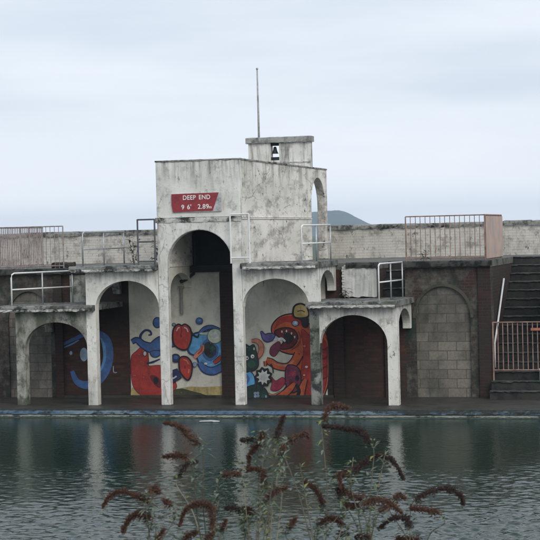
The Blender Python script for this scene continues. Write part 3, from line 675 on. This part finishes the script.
# depth sign
sg = thing('depth_sign', 'red board reading DEEP END with depths, fixed to the front of the tower', 'sign', (4.7, -.03, 4.55))
def sq(px, py): q = onY(px, py, -.03); return (q.x, q.z)
bm = bmesh.new(); prism(bm, [sq(171.8, 193.9), sq(220.8, 192), sq(221.3, 211.3), sq(172.6, 212.6)], 'y', -.028, -.002); link('backing', bm, M['signgrey'], sg)
bm = bmesh.new(); prism(bm, [sq(171.4, 194.3), sq(218.6, 192.4), sq(212.8, 210.6), sq(173, 212.2), sq(171.6, 205)], 'y', -.036, -.029); link('red_face', bm, M['signred'], sg)
def text(s, px, py, h, extra=1.0):
    cu = bpy.data.curves.new('lettering', 'FONT'); cu.body = s; cu.size = h; cu.extrude = .0015; cu.offset = .0018; cu.align_x = 'LEFT'; cu.space_character = 1.06
    o = bpy.data.objects.new('lettering', cu); C.objects.link(o); cu.materials.append(M['letter']); q = onY(px, py, -.04)
    bpy.context.view_layer.update()
    me = bpy.data.meshes.new_from_object(o.evaluated_get(bpy.context.evaluated_depsgraph_get())); bpy.data.objects.remove(o)
    o = bpy.data.objects.new('lettering', me); C.objects.link(o)
    o.parent = sg; o.location = Vector((q.x, -.038, q.z)) - sg.location; o.rotation_euler = (R(90), 0, 0); o.scale = (extra, 1, 1)
    return o
text('DEEP', 182.6, 199.9, .150, .93); text('END', 198.6, 199.3, .150, .93); text('9', 181.3, 209.4, .155, 1.0); text("6'", 187.0, 209.2, .155, 1.0); text('2.89', 197.6, 208.8, .155, 1.0); text('m', 208.6, 208.4, .10, 1.0)

# ------------------------------------------------------------------ parapet walls on the terrace
def parapet(label, a, b_, seed, part_y=9.2):
    t = thing('parapet_wall', label, 'wall', ((a+b_)/2, part_y+.15, 3.29), 'painted parapet walls along the back of the terrace')
    link('painted_brick', B((a, b_, part_y, part_y+.3, 3.0, 4.11)), M['parapet'], t)
    rnd = random.Random(seed); x = a; k = 0; bm = bmesh.new()
    while x < b_-.05:
        L_ = min(b_-x, rnd.uniform(.75, .95)); dz = (rnd.random()-.5)*.03
        rough_box(bm, x+.004, x+L_-.004, part_y-.05, part_y+.35, 4.113, 4.245+dz, .06, .022, .45, seed+k); x += L_; k += 1
    link('coping', bm, M['coping'], t); return t
parapet('white painted brick wall with dark coping left of the tower', -16, X0, 200)
parapet('white painted brick wall with dark coping right of the tower', X1+.0, 26, 300)

# ------------------------------------------------------------------ railings
def rail(name, label, pts, z0, h, mat_, grp, mids=(.5,), posts=3, round_start=True):
    """tubular rail along pts[0]->pts[1]; top corner at the start is bent"""
    A, Bp = (Vector((*p, 0)) for p in pts)
    t = thing(name, label, 'railing', (A.x, A.y, z0), grp)
    g = lambda s, z: (A.x+(Bp.x-A.x)*s, A.y+(Bp.y-A.y)*s, z0+z)
    bm = bmesh.new(); l = (Bp-A).length; c = .1/l
    tube(bm, [g(0, -.0), g(0, h-.11), g(c*.28, h-.035), g(c, h), g(1, h)] if round_start else [g(-.01, h), g(1.01, h)], .021)
    link('top_rail', bm, mat_, t, smooth=True)
    for q in mids:
        bm = bmesh.new(); tube(bm, [g(0, h*q), g(1, h*q)], .019); link('mid_rail', bm, mat_, t, smooth=True)
    for i in range(0 if not round_start else 1, posts):
        s = i/(posts-1); bm = bmesh.new(); tube(bm, [g(s, 0), g(s, h-.01)], .019 if i else .022); link('post', bm, M['galv'] if round_start else mat_, t, smooth=True)
    return t
G = 'tubular end rails of the balconies'
rail('end_rail', 'pale tubular rail along the outer end of the high right balcony', ((7.26, 0), (7.52, 1.9)), ZH1, .86, M['whitetube'], G)
rail('end_rail', 'pale tubular rail on the low right balcony in front of the narrow steps', ((9.08, 0), (9.30, 1.8)), ZL1, .86, M['whitetube'], G)
rail('end_rail', 'dull grey tubular rail at the outer end of the high left balcony', ((1.80, 0), (1.94, 2.6)), ZH1, .82, M['galv'], G)
rail('end_rail', 'white tubular rail on the low left balcony in front of the blocked arch', ((-.08, 0), (.78, 1.9)), ZL1, .80, M['whitetube'], G)
G2 = 'square guard frames beside the tower'
def frame(label, xa, xb, z0, z1, m_, bars):
    t = thing('railing', label, 'railing', ((xa+xb)/2, -.1, z0), G2)
    for x in (xa, xb): bm = bmesh.new(); tube(bm, [(x, -.1, z0), (x, -.1, z1)], .021); link('post', bm, m_, t)
    for z in bars: bm = bmesh.new(); tube(bm, [(xa, -.1, z), (xb, -.1, z)], .02); link('rail', bm, m_, t)
frame('thin white guard frame against the right side of the tower', 5.56, 6.02, ZH1, 4.53, M['whitetube'], (4.53, 3.50))
frame('dark grey guard frame against the left side of the tower', 3.25, 3.68, ZH1, 4.47, plain('dark painted tube', (.10, .105, .11), .6, .3), (4.46, 3.93, 3.46))

def cage(label, xa, xb, ya, yb, z0, h, m_, n, ns, ret_x, panel=None, grp='barred guard railings on the terrace edge'):
    t = thing('guard_railing', label, 'railing', ((xa+xb)/2, ya, z0), grp)
    bm = bmesh.new(); tube(bm, [(xa, ya, z0+h), (xb, ya, z0+h)], .015, 6); link('top_rail', bm, m_, t)
    bm = bmesh.new(); tube(bm, [(xa, ya, z0+.06), (xb, ya, z0+.06)], .014, 6); link('bottom_rail', bm, m_, t)
    for i in range(n+1):
        x = xa+(xb-xa)*i/n; bm = bmesh.new(); tube(bm, [(x, ya, z0), (x+random.uniform(-.004, .004), ya, z0+h)], (.0085 if i % n else .016), 6); link('bar', bm, m_, t)
    bm = bmesh.new(); tube(bm, [(ret_x, ya, z0+h), (ret_x, yb, z0+h)], .018, 6); link('return_rail', bm, m_, t)
    bm = bmesh.new(); tube(bm, [(ret_x, ya, z0+.06), (ret_x, yb, z0+.06)], .014, 6); link('return_rail', bm, m_, t)
    for i in range(1, ns+1):
        y = ya+(yb-ya)*i/ns; bm = bmesh.new(); tube(bm, [(ret_x, y, z0), (ret_x, y, z0+h)], .014, 6); link('return_bar', bm, m_, t)
    if panel: link('return_panel', B((ret_x+.022, ret_x+.03, ya+.03, yb, z0+.03, z0+h-.03)), panel, t)
    return t
cage('pink rusted barred railing with solid pale return above the right blocked arch', 9.36, 11.28, 2.06, 5.1, 3.30, 1.08, M['rust'], 16, 16, 11.28, M['cagepanel'])
cage('grey barred railing at far left of the terrace above the left blocked arch', -1.48, .50, 2.06, 5.6, 3.30, 1.07, M['rustgrey'], 17, 30, -1.48)
# barrier across the stairs
t = thing('stair_barrier', 'pink barred barrier standing across the mossy stairs', 'barrier', (12.0, 1.9, .6))
xa, xb, ya = 11.44, 13.09, 1.93
for z in (.66, 1.80): bm = bmesh.new(); tube(bm, [(xa, ya, z), (xb, ya, z)], .017, 6); link('rail', bm, M['rust'], t)
for i in range(15):
    x = xa+(xb-xa)*i/14; bm = bmesh.new(); tube(bm, [(x, ya, .40 if i in (0, 14) else .66), (x, ya, 1.80)], .013 if i else .02, 6); link('bar', bm, M['rust'], t)
bm = B((12.35, 12.62, ya-.05, ya-.02, 1.60, 1.66)); link('latch', bm, plain('faded red latch', (.36, .12, .08), .6), t)
# handrail up the stairs
bm = bmesh.new(); tube(bm, [(11.45, 2.15, 1.30), (11.45, 2.6, 1.62), (11.45, 4.05, 2.78)], .026); tube(bm, [(11.45, 2.15, .7), (11.45, 2.15, 1.31)], .02)
hr_ = link('handrail', bm, M['whitetube'], smooth=True); tag(hr_, 'sloping white handrail against the brick flank of the right stairs', 'handrail')
# small things
bm = bmesh.new(); tube(bm, [(12.58, 1.95, .40), (12.58, 1.95, .67)], .05, 12); tube(bm, [(12.58, 1.95, .65), (12.58, 1.95, .69)], .065, 12)
o = link('bollard', bm, M['whitetube']); tag(o, 'short white post on the lower steps at the right edge', 'post')
bm = bmesh.new(); rough_box(bm, .08, .68, 2.25, 2.45, 3.30, 3.44, .04, .05, .6, 91); o = link('timber_baulk', bm, M['timber']); tag(o, 'dark mossy timber baulk lying on the terrace behind the left bars', 'timber')
bm = bmesh.new(); rnd = random.Random(4)
pts = [(5.38+.30*math.cos(a)*rnd.uniform(.75, 1.1), -1.6+.17*math.sin(a)*rnd.uniform(.5, 1.1)) for a in [i*math.pi/6 for i in range(12)]]
A = [bm.verts.new((x, y, -.205)) for x, y in pts]; D_ = [bm.verts.new((5.38+(x-5.38)*.9, y, -.200+.006*rnd.random())) for x, y in pts]
bm.faces.new(D_); 
for i in range(12): bm.faces.new((A[i], A[(i+1) % 12], D_[(i+1) % 12], D_[i]))
o = link('floating_board', bm, M['board']); tag(o, 'white scrap of board floating near the central arch', 'litter')

# weeds rooted on the ledges
def leafq(bm, p, d, L_, wd, up_=Vector((0, 0, 1)), fold=.25):
    d = d.normalized(); s = d.cross(up_)
    if s.length < .05: s = d.cross(Vector((1, 0, 0)))
    s.normalize(); n_ = s.cross(d)
    a = bm.verts.new(p); b = bm.verts.new(p+d*L_*.45+s*wd/2+n_*wd*fold); c = bm.verts.new(p+d*L_-n_*L_*.12); e_ = bm.verts.new(p+d*L_*.45-s*wd/2+n_*wd*fold)
    mm = bm.verts.new(p+d*L_*.5); bm.faces.new((a, b, c, mm)); bm.faces.new((a, mm, c, e_))
def weed(x, y, z, h, seed, label, lm='weed', n=26, spread=.25):
    rnd = random.Random(seed); t = thing('weed', label, 'plant', (x, y, z), 'weeds rooted on the ledges')
    sb = bmesh.new(); lb = bmesh.new()
    for s in range(3):
        tip = Vector((x+rnd.uniform(-spread, spread)*.8, y+rnd.uniform(-.1, .1), z+h*rnd.uniform(.7, 1)))
        A = Vector((x, y, z)); mid = (A+tip)/2+Vector((rnd.uniform(-.05, .05), 0, .05)); tube(sb, [A, mid, tip], .008, 5, .003)
        for k in range(n//3):
            f = rnd.uniform(.15, 1); p = A.lerp(tip, f)
            leafq(lb, p, Vector((rnd.uniform(-1, 1), rnd.uniform(-.6, .6), rnd.uniform(-.25, .35))), rnd.uniform(.12, .24), rnd.uniform(.035, .06))
    link('stem', sb, M['bark'], t); link('foliage', lb, M[lm], t)
weed(2.93, .5, ZH1, .78, 1, 'dark straggly weed on the high left balcony', n=39, spread=.22)
weed(3.42, .6, ZH1, .6, 2, 'dark weed beside the left side of the tower', n=30)

weed(9.8, 1.93, 3.28, .3, 3, 'small dark weed on the terrace edge above the right blocked arch', n=12, spread=.14)
weed(7.9, 1.7, ZL1, .28, 4, 'small weed on the low right balcony beside the white stair wall', n=15, spread=.15)
weed(13.3, 1.9, 3.28, .35, 5, 'small weed on the terrace edge at far right above the steps', n=18, spread=.2)

# ------------------------------------------------------------------ butterfly bushes on the near bank
HEADS = [[(163.6,422.8),(179,426),(187,434.5),(198,443.5)], [(163,457),(175,455.5),(187,457)], [(180,475.5),(186,465),(197,461.7)], [(103,506.7),(111,495.5),(123,491.4),(137,496),(148,501)],
 [(150,493),(155,488),(159.5,493)], [(163.6,500),(170.5,505)], [(123,531.7),(129,519),(140,513.6),(150,519)], [(179.5,526),(186,509.5),(198,504),(211,508),(212,529)], [(157,541),(164,529)], [(184.5,538.6),(197,531.6)],
 [(223,474.7),(240,473)], [(226,508),(240,509)], [(277,438.6),(280,426),(284,416.4)], [(241,440),(252,440)], [(248,470.6),(250.6,454),(259,443),(263,433)], [(264.4,484.4),(261.7,470.6),(250,469)],
 [(289,441.4),(303,434.4),(309,436)], [(324,419),(328,409.4),(336.7,405.3),(348,408)], [(323,426),(339,427.5),(353,430),(363,433),(370,443)], [(266,500),(275.5,491.4),(287,487)], [(303,480),(316,490),(323,504)],
 [(237,509),(248,509.4),(259,515)], [(339,473),(342,487),(350.5,495.5),(364,498)], [(336.7,476),(353,470.6),(363,463)], [(355,471),(369,459.4),(383,455),(394,462),(403.6,479)], [(364.7,504),(377,499.7),(391,502.5)],
 [(394,499.7),(399.4,495),(405,498)], [(416,499.7),(430,491.4),(449.4,488.6),(460.5,495.5),(462.8,504)], [(410.5,508),(424,509.4),(438,512)], [(380,512),(391,505),(401,512)], [(378.6,529),(391,519),(405,518),(409,526)],
 [(320,523),(331,518),(342,523)], [(343.6,504),(359,507)], [(330,518),(341,520.6)], [(355,537),(369,537)], [(397,538.6),(419,538.6)], [(222,530),(226,520)], [(340,534),(348,534)], [(246,520),(249,509)], [(281,455),(284,446)], [(337, 488), (341, 497)], [(205,539),(214,533)], [(290, 526), (296, 518)]]
BUSH = [  # root px, group x range, label
 (150, (0, 172), 'leftmost shrub with long arching brown seed heads'), (205, (172, 232), 'shrub left of centre with one high drooping seed head'),
 (262, (232, 292), 'leafiest shrub near the picture centre with upright brown heads'), (322, (292, 345), 'shrub right of centre with the tallest orange brown head'),
 (368, (345, 395), 'shrub whose long arched seed head hangs over open water'), (412, (395, 480), 'rightmost shrub with long curved brown seed heads')]
rnd = random.Random(21)
def seed_head(pts3, parent, dark):
    bm = bmesh.new(); c = crom([tuple(p) for p in pts3], False, 7); L_ = sum((Vector(c[i+1])-Vector(c[i])).length for i in range(len(c)-1))
    tube(bm, c, lambda t: .0065*(1-.5*t), 5)
    N_ = int(1050*L_/.2); lump = [rnd.random() for _ in range(24)]
    for i in range(N_):
        t = rnd.random()**.85; k = t*(len(c)-1); j = min(int(k), len(c)-2); p = Vector(c[j]).lerp(Vector(c[j+1]), k-j)
        R_ = .0215*(1-.68*t**1.3)*(.35+.85*lump[int(t*22)]); d = Vector((rnd.gauss(0, 1), rnd.gauss(0, 1), rnd.gauss(0, 1))).normalized()
        q = p + d*R_*(rnd.uniform(.3, 1.1) if rnd.random() < .9 else rnd.uniform(1.1, 1.9)); s = rnd.uniform(.002, .0058)
        a = d.orthogonal().normalized()*s; b = d.cross(a).normalized()*s*.6
        vs = [bm.verts.new(q+a), bm.verts.new(q+b), bm.verts.new(q-a), bm.verts.new(q+d*s*1.6)]
        bm.faces.new((vs[0], vs[1], vs[3])); bm.faces.new((vs[1], vs[2], vs[3])); bm.faces.new((vs[2], vs[0], vs[3]))
    return link('seed_head', bm, M['seed_dark'] if dark else M['seed'], parent)
for bi, (rx, (lo, hi), lab) in enumerate(BUSH):
    dep = (8.3, 8.6, 8.1, 8.45, 8.2, 8.5)[bi]
    root = at(rx, 560, dep); root.z = 2.40
    t = thing('butterfly_bush', lab, 'shrub', root, 'butterfly bushes gone to seed on the near bank')
    sb = bmesh.new(); db = bmesh.new(); lb = bmesh.new(); yb = bmesh.new(); stems = []
    for h in HEADS:
        cx = sum(p[0] for p in h)/len(h)
        if not lo <= cx < hi: continue
        dd = dep + rnd.uniform(-.28, .28)
        # the thick end is the end nearer the root
        st, en = (h[0], h[-1])
        if (st[0]-rx)**2*1.0+(st[1]-600)**2 > (en[0]-rx)**2*1.0+(en[1]-600)**2 and len(h) < 5 or (len(h) >= 4 and abs(st[0]-rx) > abs(en[0]-rx)): h = h[::-1]
        p3 = [at(a, b, dd+.015*i) for i, (a, b) in enumerate(h)]
        seed_head(p3, t, rnd.random() < .35)
        # stem from the root to the base of the head
        b0 = p3[0]; tan = (p3[0]-p3[1]).normalized()
        j1 = b0 + Vector((tan.x*.03, tan.y*.03, -.05)); base_ = root + Vector((rnd.uniform(-.06, .06), rnd.uniform(-.06, .06), 0)); mid = base_.lerp(b0, .55) + Vector((rnd.uniform(-.03, .03), 0, .04 if abs(b0.x-root.x) > .15 else 0))
        c = crom([tuple(base_), tuple(mid), tuple(j1), tuple(b0)], False, 6)
        tube(db if rnd.random() < .25 else sb, c, lambda s: .0032*(1-.5*s), 5); stems.append(c)
    # leaves in pairs and tufts along the stems
    dens = (1.3, 1.7, 3.2, 2.4, 1.5, .6)[bi]
    for c in stems:
        for k in range(int(9*dens)):
            f = rnd.uniform(.35, .97); kk = f*(len(c)-1); j = min(int(kk), len(c)-2); p = Vector(c[j]).lerp(Vector(c[j+1]), kk-j)
            p += Vector((rnd.gauss(0, .012), rnd.gauss(0, .012), rnd.gauss(0, .01)))
            a = rnd.uniform(0, 6.28); el_ = rnd.uniform(-.5, .8)
            for sgn in (0, math.pi):
                leafq(yb if rnd.random() < .14 else lb, p, Vector((math.cos(a+sgn), math.sin(a+sgn), el_)), rnd.uniform(.022, .06), rnd.uniform(.008, .017))
        if rnd.random() < .5*dens:     # small sprouting tuft
            f = rnd.uniform(.6, .95); kk = f*(len(c)-1); j = min(int(kk), len(c)-2); p = Vector(c[j])
            for k in range(12): leafq(lb, p, Vector((rnd.gauss(0, 1), rnd.gauss(0, 1), rnd.uniform(0, 1.4))), rnd.uniform(.02, .045), rnd.uniform(.006, .011))
    for k in range((0, 1, 4, 2, 1, 0)[bi]):      # leafy shoots without seed heads
        tp = at(rx+rnd.uniform(-34, 34), rnd.uniform(447, 505), dep+rnd.uniform(-.3, .3)); c = crom([tuple(root), tuple(root.lerp(tp, .5)+Vector((rnd.uniform(-.03, .03), 0, .02))), tuple(tp)], False, 8)
        tube(db, c, lambda s: .0036*(1-.6*s), 5)
        for q in range(int(26)):
            f = rnd.uniform(.45, 1); kk = f*(len(c)-1); j = min(int(kk), len(c)-2); p = Vector(c[j]); a = rnd.uniform(0, 6.28)
            for sgn in (0, math.pi): leafq(yb if rnd.random() < .2 else lb, p, Vector((math.cos(a+sgn), math.sin(a+sgn), rnd.uniform(-.3, 1))), rnd.uniform(.02, .052), rnd.uniform(.006, .014))
    link('stem', sb, M['bark'], t); link('foliage', lb, M['leaf'], t)
    if len(db.verts): link('dead_stem', db, M['drystem'], t)
    else: db.free()
    if len(yb.verts): link('young_foliage', yb, M['leaf_y'], t)
    else: yb.free()
